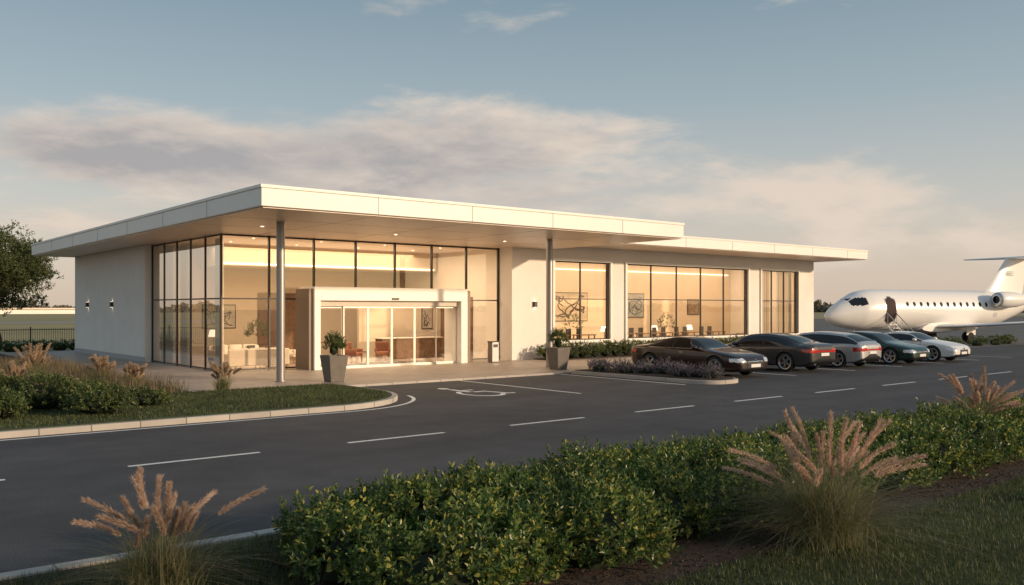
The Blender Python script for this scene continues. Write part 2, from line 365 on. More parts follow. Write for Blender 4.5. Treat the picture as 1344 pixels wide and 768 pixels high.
slab('kerb',rrect(-60,14,20.2,26.2,(3.2,.9,0,0)),-.02,.13,M['kerb'],isl,.015)
slab('lawn',rrect(-60,13.84,20.36,26.18,(3.05,.8,0,0)),.0,.15,M['lawn'],isl)
pl=group('plaza_pavement')
box('paving',9.5,56,26.2,58.5,-.02,.06,M['tile'],pl)
box('edge_kerb',14.05,56,26.05,26.197,-.02,.075,M['kerb'],pl,.01)
sheet('planting_bed_soil',-60,9.5,26.2,60,.05,M['soil'],pl)
box('bed_edge',9.38,9.498,26.2,58,-.02,.12,M['kerb'],pl,.01)
fi=group('planting_island'); slab('kerb',rrect(24.2,26.3,19.0,26.04,(.9,.2,.2,.9)),-.02,.13,M['kerb'],fi,.015)
slab('soil',rrect(24.34,26.16,19.14,25.9,(.8,.1,.1,.8)),0,.15,M['soil'],fi)
# ------------------------------------------------------------------ building
T=group('airport_terminal')
ZP=.06
box('main_roof',10.9,30.1,25.1,57.0,5.65,6.2,M['fascia'],T,.02)
box('main_roof_cap',10.87,30.13,25.07,57.03,6.2,6.30,M['fascia'],T,.01)
box('soffit',11.0,30.0,25.2,56.9,5.61,5.648,M['soffit'],T)
boxes('fascia_joints',[(x-.007,x+.007,25.094,25.1,5.66,6.19) for x in (14.9,18.7,22.5,26.3)]+[(10.894,10.9,y-.007,y+.007,5.66,6.19) for y in (29.5,34,38.5,43,47.5,52)],M['black'],T)
boxes('soffit_joints',[(11.1,29.9,y-.006,y+.006,5.607,5.61) for y in (28.3,31.5)]+[(x-.006,x+.006,25.3,34.7,5.6065,5.61) for x in (14.9,18.7,22.5,26.3)],M['darkbronze'],T)
box('wing_roof',30.135,55.5,30.7,52,5.85,6.36,M['fascia'],T,.02)
box('wing_roof_cap',30.135,55.53,30.67,52.03,6.36,6.45,M['fascia'],T,.01)
boxes('wing_joints',[(x-.007,x+.007,30.694,30.7,5.86,6.35) for x in (33,37,41,45,49,53)],M['black'],T)
box('wing_soffit',30.14,55.4,30.8,51.9,5.82,5.848,M['soffit'],T)
box('rear_block',13.1,27.6,43.5,56.6,0,5.612,M['white'],T,.02)
boxes('wall_base',[(13.07,13.1,43.5,56.6,.0,.3)],mat('plinth',(.42,.42,.42),.8),T)
W0,W1=33.8,34.1
ops=[(30.37,34.39),(35.70,46.66),(48.09,52.17)]
piers=[(27.6,30.37),(34.39,35.70),(46.66,48.09),(52.17,54.07)]
lst=[(a,b,W0,W1,0,5.83) for a,b in piers]+[(a,b,W0,W1,0,.95) for a,b in ops]+[(a,b,W0,W1,5.05,5.83) for a,b in ops]
lst=[(a,b,c,d,e,(5.612 if a<30 else f)) for a,b,c,d,e,f in lst]
boxes('wing_front_wall',lst,M['white'],T)
boxes('wing_other_walls',[(27.6,27.9,34.1,43.5,0,5.61),(53.77,54.07,34.1,51,0,5.82),(27.9,53.77,40.5,40.8,0,5.80)],M['white'],T)
boxes('wing_interior_panel',[(27.9,53.77,40.44,40.498,.06,5.78)],M['beige'],T)
sur=[];fr=[]
for a,b in ops:
    sur+=[(a-.14,a,W0-.10,W0+.1,.81,5.19),(b,b+.14,W0-.10,W0+.1,.81,5.19),(a,b,W0-.10,W0+.1,5.05,5.19),(a-.05,b+.05,W0-.16,W0-.101,.80,.90),(a,b,W0-.10,W0+.1,.81,.95)]
boxes('window_surrounds',sur,M['fascia'],T,.008)
def glazing(a,b,n,z0,z1,zt,y,axis='x'):
    out=[]; fw=.03
    for i in range(n+1):
        x=a+(b-a)*i/n; x=min(max(x,a+fw),b-fw); out.append((x-fw,x+fw,z0,z1))
    o=[]
    for (p,q,r,s_) in out: o.append((p,q,y-.04,y+.04,r,s_) if axis=='x' else (y-.04,y+.04,p,q,r,s_))
    for z in (z0+.03,zt,z1-.03):
        o.append((a,b,y-.033,y+.033,z-.025,z+.025) if axis=='x' else (y-.033,y+.033,a,b,z-.025,z+.025))
    return o
fr+=glazing(ops[0][0],ops[0][1],2,.95,5.05,3.1,33.98)+glazing(ops[1][0],ops[1][1],5,.95,5.05,3.1,33.98)+glazing(ops[2][0],ops[2][1],3,.95,5.05,3.1,33.98)
GY=34.85; GX=13.45
bay=(27.6-GX)/7
fr+=[(GX+bay*i-.035,GX+bay*i+.035,GY-.06,GY+.06,ZP,5.608) for i in (0,1,2,6) ]+[(GX+bay*i-.035,GX+bay*i+.035,GY-.06,GY+.06,3.5,5.608) for i in (3,4,5)]
fr+=[(27.52,27.597,GY-.06,GY+.06,ZP,5.608)]
fr+=[(GX,16.8,GY-.045,GY+.045,z-.03,z+.03) for z in (ZP+.06,3.0)]+[(24.6,27.6,GY-.045,GY+.045,z-.03,z+.03) for z in (ZP+.06,3.0)]+[(GX,27.6,GY-.045,GY+.045,5.53,5.6)]
n=5; by=(43.45-GY)/n
fr+=[(GX-.035,GX+.035,GY+by*i-.035,GY+by*i+.035,ZP,5.608) for i in range(1,n+1)]
fr+=[(GX-.03,GX+.03,GY+.06,43.45,z-.03,z+.03) for z in (ZP+.06,3.0,5.56)]
boxes('window_frames',fr,M['bronze'],T)
def pane_x(a,b,z0,z1,y,name='window_glass',m='glass'): meshobj(name,[(a,y,z0),(b,y,z0),(b,y,z1),(a,y,z1)],[(0,1,2,3)],M[m],T)
for a,b in ops: pane_x(a,b,.95,5.05,33.985)
pane_x(GX,16.8,ZP,3.0,GY+.002); pane_x(24.6,27.6,ZP,3.0,GY+.002); pane_x(GX,27.6,3.0,5.6,GY+.002)
meshobj('window_glass',[(GX,GY,ZP),(GX,43.45,ZP),(GX,43.45,5.6),(GX,GY,5.6)],[(0,1,2,3)],M['sideglass'],T)
box('portal_header',16.8,24.6,33.4,34.78,2.93,3.5,M['fascia'],T,.015)
box('portal_jamb_left',16.8,17.08,33.4,34.78,ZP,2.928,M['fascia'],T,.01); box('portal_jamb_right',24.24,24.6,33.4,34.78,ZP,2.928,M['fascia'],T,.01)
box('portal_side_panel',16.62,16.797,33.55,34.78,ZP,3.42,M['darkbronze'],T,.01); box('portal_side_panel',24.605,24.8,33.45,34.78,ZP,3.42,M['darkbronze'],T,.01)
box('door_track',17.08,24.24,33.62,33.86,2.70,2.927,M['fabric'],T,.005)
d=[]; pw=(24.24-17.08)/6
for i in range(6):
    a=17.08+pw*i; y=33.78
    if i in (1,2,3,4): y=33.70
    d+=[(a+.004,a+.05,y-.02,y+.02,ZP,2.70),(a+pw-.05,a+pw-.004,y-.02,y+.02,ZP,2.70),(a+.05,a+pw-.05,y-.018,y+.018,ZP,ZP+.1),(a+.05,a+pw-.05,y-.018,y+.018,2.62,2.70)]
    meshobj('door_glass',[(a+.05,y,ZP),(a+pw-.05,y,ZP),(a+pw-.05,y,2.65),(a+.05,y,2.65)],[(0,1,2,3)],M['doorglass'],T)
boxes('sliding_door_frames',d,mat('door_frame',(.66,.61,.54),.4,.3),T)
box('door_sensor',20.5,20.85,33.36,33.397,2.98,3.06,M['black'],T,.01)
box('doormat',17.6,23.8,34.0,36.2,ZP+.012,ZP+.03,M['fabric3'],T)
box('interior_floor',GX,27.6,34.0,43.5,ZP,ZP+.01,M['floor'],T); box('wing_floor',27.9,53.7,34.1,40.44,ZP,ZP+.02,M['floor'],T)
box('lobby_back_wall',13.6,27.597,43.3,43.497,ZP+.01,5.6,M['beige'],T)
boxes('timber_wall_panel',[(18.6,21.8,43.22,43.297,.1,3.4),(27.52,27.597,37.0,41.5,.1,3.2)],M['wood'],T)
boxes('lobby_inner_partition',[(22.5,27.5,39.8,40.0,.08,3.6)],M['beige'],T)
box('lobby_bulkhead',15.5,27.5,40.2,43.2,4.6,5.6,M['beige'],T,.01)
boxes('cove_lights',[(15.6,27.3,40.12,40.19,4.66,4.72),(28.2,53.4,40.36,40.42,5.0,5.05)],M['cove'],T)
dl=[]
for x in (13.5,19.2,24.9): dl.append((x,31.0,5.6045))
for x in (15.5,18.7,22,25.2):
    for y in (36.5,39): dl.append((x,y,5.607))
for x in np.arange(31.5,53,3.0): dl.append((x,36.2,5.817))
V=[];Fc=[]
for (x,y,z) in dl:
    k=len(V); V+=[(x+.06*math.cos(q*math.pi/6),y+.06*math.sin(q*math.pi/6),z-.004) for q in range(12)]; Fc.append(tuple(range(k,k+12))[::-1])
meshobj('recessed_downlights',V,Fc,M['bulb'],T)
def area(name,loc,sx,sy,p,col=(1,.76,.51)):
    l=bpy.data.lights.new(name,'AREA'); l.shape='RECTANGLE'; l.size=sx; l.size_y=sy; l.energy=p; l.color=col
    o=bpy.data.objects.new(name,l); o.location=loc; link(o,T); return o
area('lobby_ceiling_lamp',(20,38.2,5.45),12,6,1000)
area('wing_ceiling_lamp',(40.8,37.4,5.7),24,5,1150)
area('canopy_downlight_lamp',(20.5,31,5.6),14,4,230)
for i,(x,y) in enumerate(((13.3,29.0),(25.7,28.9))):
    lathe('column',[(.20,ZP),(.20,ZP+.03),(.145,ZP+.035),(.145,5.60)],M['steel'],T,(x,y,0))
M['sc']=emis('sconce_glow',(1,.8,.55),5)
for x,y,ax in ((13.1,53.6,'x'),(13.1,48.8,'x'),(29.05,33.8,'y')):
    if ax=='x':
        box('wall_sconce',x-.13,x-.002,y-.09,y+.09,2.67,2.95,M['black'],T,.005); boxes('sconce_lens',[(x-.11,x-.02,y-.06,y+.06,a,a+.006) for a in (2.664,2.95)],M['sc'],T)
    else:
        box('wall_sconce',x-.09,x+.09,y-.13,y-.002,2.67,2.95,M['black'],T,.005); boxes('sconce_lens',[(x-.06,x+.06,y-.11,y-.02,a,a+.006) for a in (2.664,2.95)],M['sc'],T)
def curtain(name,a,b,z0,z1,y,axis,amp=.06,per=.22):
    n=int((b-a)/.03); V=[];Fc=[]
    for i in range(n+1):
        u=a+(b-a)*i/n; o=y+amp*math.sin(u*2*math.pi/per)+.02*math.sin(u*9)
        for z in (z0,z1): V.append((u,o,z) if axis=='x' else (o,u,z))
    for i in range(n): Fc.append((2*i,2*i+2,2*i+3,2*i+1))
    meshobj(name,V,Fc,M['curtain'],T,True)
curtain('curtain',48.2,49.8,1.0,5.0,34.3,'x'); curtain('curtain',50.5,52.1,1.0,5.0,34.3,'x')
curtain('curtain',39.4,40.6,.1,5.5,13.8,'y'); curtain('curtain',41.4,43.2,.1,5.5,13.8,'y'); curtain('curtain',35.6,36.4,.1,5.5,13.8,'y')
# ------------------------------------------------------------------ furniture
def sofa(name,x,y,w=2.4,rot=0,m='fabric'):
    g=group(name); z=ZP+.01
    box('seat_base',-w/2,w/2,-.45,.45,.12,.34,M[m],g,.04)
    for i in range(3):
        a=-w/2+.2+(w-.4)/3*i; box('cushion',a+.01,a+(w-.4)/3-.01,-.42,.25,.34,.50,M[m],g,.05)
        box('back_cushion',a+.02,a+(w-.4)/3-.02,.12,.34,.48,.86,M[m],g,.07)
    box('backrest',-w/2,w/2,.3,.48,.12,.82,M[m],g,.05)
    for s in(-1,1): box('arm',s*w/2-(.2 if s>0 else 0),s*w/2+(.2 if s<0 else 0),-.45,.45,.12,.64,M[m],g,.06)
    for sx in(-1,1):
        for sy in(-1,1): box('foot',sx*(w/2-.1)-.03,sx*(w/2-.1)+.03,sy*.38-.03,sy*.38+.03,0,.12,M['wood'],g)
    box('throw_pillow',-w/2+.25,-w/2+.62,-.02,.12,.5,.84,M['fabric2'],g,.06); box('throw_pillow',w/2-.7,w/2-.3,-.02,.12,.5,.82,M['fabric3'],g,.06)
    g.location=(x,y,z); g.rotation_euler=(0,0,rot); return g
def table(name,x,y,a,b,h,m='wood'):
    g=group(name); box('top',-a/2,a/2,-b/2,b/2,h-.05,h,M[m],g,.01)
    for sx in(-1,1):
        for sy in(-1,1): box('leg',sx*(a/2-.08)-.025,sx*(a/2-.08)+.025,sy*(b/2-.08)-.025,sy*(b/2-.08)+.025,0,h-.05,M[m],g)
    g.location=(x,y,ZP+.01); return g
def chair(name,x,y,rot=0,m='fabric2'):
    g=group(name); box('seat',-.33,.33,-.33,.33,.3,.46,M[m],g,.05); box('backrest',-.33,.33,.24,.36,.4,.92,M[m],g,.05)
    for s in(-1,1): box('arm',s*.33-.04,s*.33+.04,-.3,.3,.42,.62,M[m],g,.03)
    for sx in(-1,1):
        for sy in(-1,1): box('leg',sx*.28-.02,sx*.28+.02,sy*.28-.02,sy*.28+.02,0,.3,M['wood'],g)
    g.location=(x,y,ZP+.01); g.rotation_euler=(0,0,rot); return g
def lamp(name,x,y,h=1.6,z=0):
    g=group(name); lathe('stand',[(.14,0),(.14,.02),(.012,.03),(.012,h-.25)],M['steel'],g,seg=16); lathe('shade',[(.22,h-.3),(.15,h)],M['cove'],g,seg=20)
    g.location=(x,y,ZP+.01+z); return g
def plant(name,x,y,z,h,r,n=120,leaf=.07,mt='leafdark'):
    g=group(name)
    lathe('pot',[(r*.42,0),(r*.6,h*.35),(r*.56,h*.35),(r*.55,h*.33)],M['planter'],g,(x,y,z),20)
    V,F=bush((x,y,z+h*.68),(r,r,h*.34),n,9,leaf,.2,.7); meshobj('foliage',V,F,M[mt],g); return g
sofa('sofa',15.5,36.3,2.7,math.pi); sofa('sofa',16.1,39.8,2.4,0)
table('coffee_table',15.9,38.3,1.3,.7,.4); chair('armchair',18.3,38.2,-math.pi/2,'fabric')
lamp('floor_lamp',14.4,38.2); plant('potted_plant',18.0,41.8,ZP,1.9,.5)
table('console_table',20.8,40.6,2.2,.6,.85); lamp('table_lamp',20.2,40.6,.7,.85)
rd=group('reception_desk'); box('desk_body',22.9,26.4,38.2,38.9,.08,1.08,M['wood'],rd,.01); box('desk_top',22.8,26.5,38.1,39.0,1.083,1.13,M['fabric'],rd,.01)
chair('armchair',20.8,37.3,.6); chair('armchair',22.3,37.2,-.5); table('coffee_table',21.6,38.2,.7,.7,.45)
random.seed(11)
for i,x in enumerate((31.2,33.0,37,39.2,41.2,43.4,45.4,49.5,51.2)):
    if i%3==1: sofa('sofa',x+.6,36.4,2.0,random.choice([0,math.pi]),'fabric3')
    else: chair('armchair',x,36.0+random.random(),random.random()*6,random.choice(['fabric2','fabric3','fabric']))
    table('side_table',x+.9,37.9,.9,.6,.7)
for i,x in enumerate((31.6,33.6,36.6,38.6,40.6,42.6,45.0)):
    table('high_table',x,34.95,1.3,.6,1.12)
    for k in (-.4,.4):
        g=group('bar_stool'); lathe('seat',[(.19,.78),(.2,.84)],M['fabric3'],g,seg=16); lathe('pole',[(.17,0),(.17,.02),(.025,.03),(.025,.78)],M['steel'],g,seg=14); box('back',-.2,.2,.15,.19,.84,1.40,M['fabric3'],g,.02); g.location=(x+k,35.6,ZP+.02)
for x in (32.2,38.1,42.6,46.0): lamp('table_lamp',x,37.9,.75,.7)
for x in (36.4,44.7): plant('potted_plant',x,38.8,ZP,2.1,.5,80)
def art(name,cx,cz,w,h,y,face='y',seed=0,bgc=(.75,.68,.56),inks=None):
    g=group(name); r=random.Random(seed)
    def B(nm,a,b,c,d,o0,o1,m):
        box(nm,cx+a,cx+b,y-o1,y-o0,cz+c,cz+d,m,g)
    B('frame',-w/2-.05,w/2+.05,-h/2-.05,h/2+.05,.002,.03,M['black']); B('canvas',-w/2,w/2,-h/2,h/2,.031,.036,mat('canvas',bgc,.9,var=.25,vscale=1.5))
    V=[];F=[]
    for j in range(4):
        p=[(r.uniform(-w*.35,w*.35),r.uniform(-h*.3,h*.3))]; a=r.random()*6
        for s in range(36):
            a+=r.uniform(-.7,.75); q=(p[-1][0]+.05*w*math.cos(a),p[-1][1]+.06*h*math.sin(a))
            if abs(q[0])>w*.43 or abs(q[1])>h*.43: a+=2.2; q=p[-1]
            p.append(q)
        for i in range(len(p)-1):
            a_=Vector(p[i]);b_=Vector(p[i+1]);dd=b_-a_
            if dd.length<1e-5: continue
            nn=Vector((-dd.y,dd.x)).normalized()*.013*max(w,h)
            k=len(V)
            for q in (a_-nn,b_-nn,b_+nn,a_+nn):
                V.append((cx+q.x,y-.039-j*.0015-(i%2)*.0006,cz+q.y))
            F.append((k,k+1,k+2,k+3))
    meshobj('brush_strokes',V,F,mat('ink',(inks or [(.08,.06,.05)])[0],.9),g)
art('framed_painting',37.6,2.7,3.0,1.7,40.44,seed=3,bgc=(.50,.42,.31))
art('framed_painting',43.4,2.8,1.9,1.5,40.44,seed=5,bgc=(.38,.39,.38),inks=[(.10,.13,.16)])
art('framed_painting',49.5,2.7,1.2,1.0,40.44,seed=8,bgc=(.25,.18,.12),inks=[(.4,.34,.24)])
art('framed_painting',26.6,2.1,.6,1.1,39.797,seed=12,bgc=(.5,.44,.36))
art('framed_painting',16.6,2.2,1.6,1.1,43.297,seed=14,bgc=(.5,.44,.36))
kk=group('waste_bin'); box('body',25.55,25.95,32.75,33.1,ZP+.03,1.02,M['steel'],kk,.02); box('foot',25.58,25.92,32.78,33.07,ZP,ZP+.028,M['black'],kk); box('slot',25.62,25.88,32.742,32.748,.78,.92,M['black'],kk); box('lid',25.53,25.97,32.73,33.12,1.022,1.06,M['black'],kk,.01)
def planter(name,x,y,h=.92,r=.37):
    g=group(name)
    prof=[(r*.68,ZP),(r,ZP+h),(r*.86,ZP+h),(r*.82,ZP+h-.08)]
    V=[];F=[]
    for rr,z in prof: V+=[(x+rr*a,y+rr*b,z) for a,b in((-1,-1),(1,-1),(1,1),(-1,1))]
    for j in range(3): F+=[(j*4+i,j*4+(i+1)%4,j*4+4+(i+1)%4,j*4+4+i) for i in range(4)]
    F+=[(3,2,1,0),(12,13,14,15)]
    o=meshobj('pot',V,F,M['planter'],g); b=o.modifiers.new('b','BEVEL'); b.width=.015; b.segments=2
    V,F=bush((x,y,ZP+h+.28),(.33,.33,.36),200,9,.065,.18,.9); meshobj('foliage',V,F,M['leafdark'],g)
    V,F=core([((x,y,ZP+h+.2),(.22,.22,.3))]); meshobj('foliage_light_block',V,F,M['core'],g)
planter('planter',14.75,27.85); planter('planter',24.95,27.5)
# ------------------------------------------------------------------ foliage
def hedge(name,cs,dens,leaf,nl=11,mt='leaf',sl=.16,up=.6,near=False):
    parts=[]
    for c,r in cs:
        q=1.0
        if near: q=1.7 if c[0]<9 else (1.3 if c[0]<12 else 1.0)
        n=max(20,int(q*dens*(r[0]*r[1]+r[2]*(r[0]+r[1])))); parts.append(bush(c,r,n,nl,leaf,sl,up))
    V,F=merge(parts); o=meshobj(name,V,F,M[mt]); V,F=core(cs); meshobj('foliage_light_block',V,F,M['core'],o); return o
cs=[];x=4.3
while x<20.2:
    far=min(1,(x-4)/14)
    for yy,hk in ((6.5,1.0),(7.4,1.05),(8.2,.85)):
        k=.85+.3*random.random()
        cs.append(((x+random.uniform(-.18,.18),yy+random.uniform(-.15,.15),.26),(.54*k,.56*k,.35*k*hk*(1-.15*far)*random.uniform(.8,1.4))))
    x+=.68
hedge('hedge',cs,200,.076,10,'leaf',.20,.75,True)
cs=[]
for x in np.arange(29.2,54,.8): cs.append(((x,32.9,.38),(.55,.42,.42*random.uniform(.9,1.15))))
hedge('box_hedge',cs,130,.09,8,'leafdark')
box('hedge_bed',28.9,54.2,32.3,33.7,.062,.10,M['soil'],pl)
for x,y,r,h in ((4.95,23.9,.75,.6),(5.6,22.0,.62,.5),(6.1,24.8,.5,.4),(3.9,25.3,.8,.6),(3.0,24.0,.7,.5),(7.0,23.2,.42,.3),(3.6,22.6,.5,.45),(2.6,22.3,.6,.4)):
    hedge('shrub',[((x,y,.15+h*.5),(r,r,h*.75)),((x+r*.5,y-.2,.15+h*.4),(r*.6,r*.6,h*.6))],230,.075,9,'leafdark')
cs=[((24.6+1.2*random.random(),19.8+.62*i,.22),(.38,.38,.22*random.uniform(.8,1.4))) for i in range(10)]
hedge('lavender',cs,300,.06,8,'purple',.22,1.3)
cs=[((53+17*i/6+random.uniform(-.2,.2),27.6+random.uniform(-.3,.3),.2),(.9,.5,.4)) for i in range(7)]
hedge('median_shrubs',cs,90,.1,7,'leafdark')
fountain_grass('fountain_grass',2.55,8.0,.09,1.10,1100,24,1.15,.85,.006,1.5)
fountain_grass('fountain_grass',8.6,5.25,.09,1.44,3000,34,1.35,.95,.0055,1.55)
fountain_grass('fountain_grass',17.6,7.5,.09,1.35,900,24,1.1,.85,.009,2.0)
for x,y,h in ((5.9,30.6,1.45),(7.9,30.9,1.0),(8.3,28.7,.85),(10.3,26.6,.85),(5.0,28.4,1.0),(8.7,33.5,.9),(6.9,35,1.0)):
    fountain_grass('ornamental_grass',x,y,.06,h,420,20,.8,.65,.012,2.3,'plume2')
def scatter(n,x0,x1,y0,y1): return x0+(x1-x0)*rng.random(n),y0+(y1-y0)*rng.random(n)
def lawn(name,n,x0,x1,y0,y1,z,h,w,mt,f=None):
    x,y=scatter(n,x0,x1,y0,y1)
    if f is not None: k=f(x,y); x,y=x[k],y[k]
    m=len(x); V,F=blades(np.c_[x,y,np.full(m,z)],rng.random(m)*6.28,h*(.5+rng.random(m)),h*.7*rng.random(m),w,2); meshobj(name,V,F,M[mt])
lawn('island_grass',45000,2.0,13.6,20.5,26.1,.15,.055,.012,'blade',lambda x,y:~((x>10.9)&(y<23.3)&((x-10.9)**2+(y-23.3)**2>2.8**2)))
lawn('foreground_grass',80000,5,18,1.5,5.4,.094,.06,.006,'blade')
lawn('foreground_grass',9000,1.0,4.2,7.4,9.2,.09,.08,.007,'blade')
lawn('bed_grass',22000,3.5,9.3,26.4,46,.05,.42,.014,'drybed')
x,y=scatter(12000,3,20,4.9,9.2); D=rng.normal(size=(12000,3)); D[:,2]*=.25
V,F=leaf_geo(np.c_[x,y,.095+.02*rng.random(12000)],D,.02+.045*rng.random(12000),.016); meshobj('mulch_chips',V,F,M['chip'])
cs=[((12.6+i*.28,4.4+random.uniform(-.25,.25),.12),(.2,.2,.09)) for i in range(8)]
hedge('groundcover',cs,500,.04,6,'leaf',.06)
def tree(name,x,y,h,R):
    g=group(name); V=[];E=[]
    def limb(p,d,l,r,depth):
        segs=5; pts=[]
        for i in range(segs+1):
            t_=i/segs; pts.append((p.copy(),r*(1-.55*t_)));
            d=(d+Vector((random.uniform(-.16,.16),random.uniform(-.16,.16),.06))).normalized(); p=p+d*l/segs
        seg=8; base=len(V)
        for q,rr in pts:
            for s in range(seg): a=s*2*math.pi/seg; V.append((q.x+rr*math.cos(a),q.y+rr*math.sin(a),q.z+ (0 if depth==0 else rr*math.sin(a)*.4)))
        for i in range(segs):
            for s in range(seg): E.append((base+i*seg+s,base+i*seg+(s+1)%seg,base+(i+1)*seg+(s+1)%seg,base+(i+1)*seg+s))
        if depth<3:
            for b in range(5 if depth<2 else 3):
                q,rr=pts[random.randint(2 if depth else 3,segs)]
                dd=Vector((random.uniform(-1,1),random.uniform(-1,1),random.uniform(.1,.9))).normalized()
                limb(q.copy(),(dd+d*.4).normalized(),l*random.uniform(.5,.7),rr*.6,depth+1)
        else: tips.append(p.copy())
        if depth>=1: tips.append(p.copy())
    tips=[]
    limb(Vector((x,y,-.02)),Vector((0,0,1)),h*.42,.2,0)
    meshobj('trunk_and_limbs',V,E,M['bark'],g,True)
    parts=[]
    for tpt in tips:
        c=np.array(tpt[:]); parts.append(bush(c,(R*.2,R*.2,R*.17),26,7,.15,.35,.3))
    for i in range(105):
        dd=unit(rng.normal(size=3)); c=np.array([x,y,h*.58])+dd*np.array([R*.85,R*.85,h*.37])*rng.uniform(.45,.97)
        parts.append(bush(c,(R*.25,R*.25,R*.19),42,7,.16,.38,.3))
    V,F=merge(parts); meshobj('foliage',V,F,M['treeleaf'],g)
tx,ty,_=cam2w(0,60); tree('deciduous_tree',tx,ty,9.1,3.4)
parts=[];n=26000
a=rng.uniform(-1.0,2.6,n); rr=620+rng.random(n)*60
prof=3.6+1.6*np.sin(a*37)+1.2*np.sin(a*91+1)+1.0*np.sin(a*213+2)
z=rng.random(n)**.7*np.maximum(prof,1.6)
P=np.c_[rr*np.cos(a),rr*np.sin(a),z]
V,F=leaf_geo(P,rng.normal(size=(n,3)),3.2,2.4); meshobj('distant_tree_line',V,F,leafmat('hazy_tree_leaf',[(0,(.11,.11,.09)),(1,(.19,.17,.13))],.9,.2,.1))
hg=group('distant_hangar'); px,py,_=cam2w(30,430)
boxes('walls',[(px-40,px+34,py-8,py+8,0,2.2)],M['fascia'],hg); boxes('roof',[(px-41,px+35,py-9,py+9,2.2,2.9)],M['soffit'],hg)
sheet('runway',-600,1500,170,200,-.005,mat('runway_concrete',(.26,.235,.20),.9,var=.1,vscale=.05))
lst=[(x-.01,x+.01,62,62.02,.05,1.35) for x in np.arange(4,24,.13)]+[(4,24,61.99,62.03,zz,zz+.04) for zz in (.15,1.25)]+[(x-.035,x+.035,61.96,62.05,0,1.45) for x in np.arange(4,24,2.6)]
boxes('metal_fence',lst,mat('fence_green',(.03,.04,.03),.5),None)
cs=[((6+i*.9,60.8,.2),(.6,.5,.4)) for i in range(12)]; hedge('fence_hedge',cs,60,.12,6,'leafdark')
# ------------------------------------------------------------------ cars
def pch(xs,ys):
    o=np.argsort(xs); xs=np.array(xs,float)[o]; ys=np.array(ys,float)[o]
    h=np.diff(xs); dl=np.diff(ys)/h; m=np.zeros(len(xs)); m[0]=dl[0]; m[-1]=dl[-1]
    for i in range(1,len(xs)-1): m[i]=0 if dl[i-1]*dl[i]<=0 else 2/(1/dl[i-1]+1/dl[i])
    def f(x):
        x=np.clip(x,xs[0],xs[-1]); i=np.clip(np.searchsorted(xs,x)-1,0,len(xs)-2); t_=(x-xs[i])/h[i]
        return (2*t_**3-3*t_**2+1)*ys[i]+(t_**3-2*t_**2+t_)*h[i]*m[i]+(-2*t_**3+3*t_**2)*ys[i+1]+(t_**3-t_**2)*h[i]*m[i+1]
    return f
CG=mat('car_glass',(.012,.013,.014),.04,spec=.5); CH=mat('headlamp',(.65,.67,.70),.08,.3,coat=1); CT=mat('tail_lamp',(.48,.012,.008),.12,coat=1)
TY=mat('tyre_rubber',(.018,.018,.018),.85); RM=mat('alloy',(.50,.50,.51),.28,.85); CB=mat('car_trim',(.012,.012,.013),.35); CC=mat('chrome',(.6,.6,.6),.12,1)
PLT=mat('number_plate',(.7,.7,.68),.5)
kinds={
 'coupe':dict(top=[(2.45,.60),(2.3,.73),(1.9,.83),(1.05,.96),(.2,1.30),(-.35,1.335),(-1.1,1.25),(-1.95,1.02),(-2.3,.97),(-2.45,.90)],cowl=1.02,rf=.22,rb=-.95,rg=-1.9),
 'sedan':dict(top=[(2.45,.62),(2.3,.75),(1.9,.85),(1.15,.99),(.35,1.35),(-.3,1.40),(-1.05,1.33),(-1.95,1.08),(-2.3,1.04),(-2.45,.97)],cowl=1.12,rf=.35,rb=-1.0,rg=-1.88),
 'estate':dict(top=[(2.45,.66),(2.3,.80),(1.9,.92),(1.2,1.04),(.45,1.43),(-.3,1.49),(-1.4,1.42),(-1.9,1.28),(-2.3,1.08),(-2.45,.98)],cowl=1.18,rf=.45,rb=-1.6,rg=-2.24)}
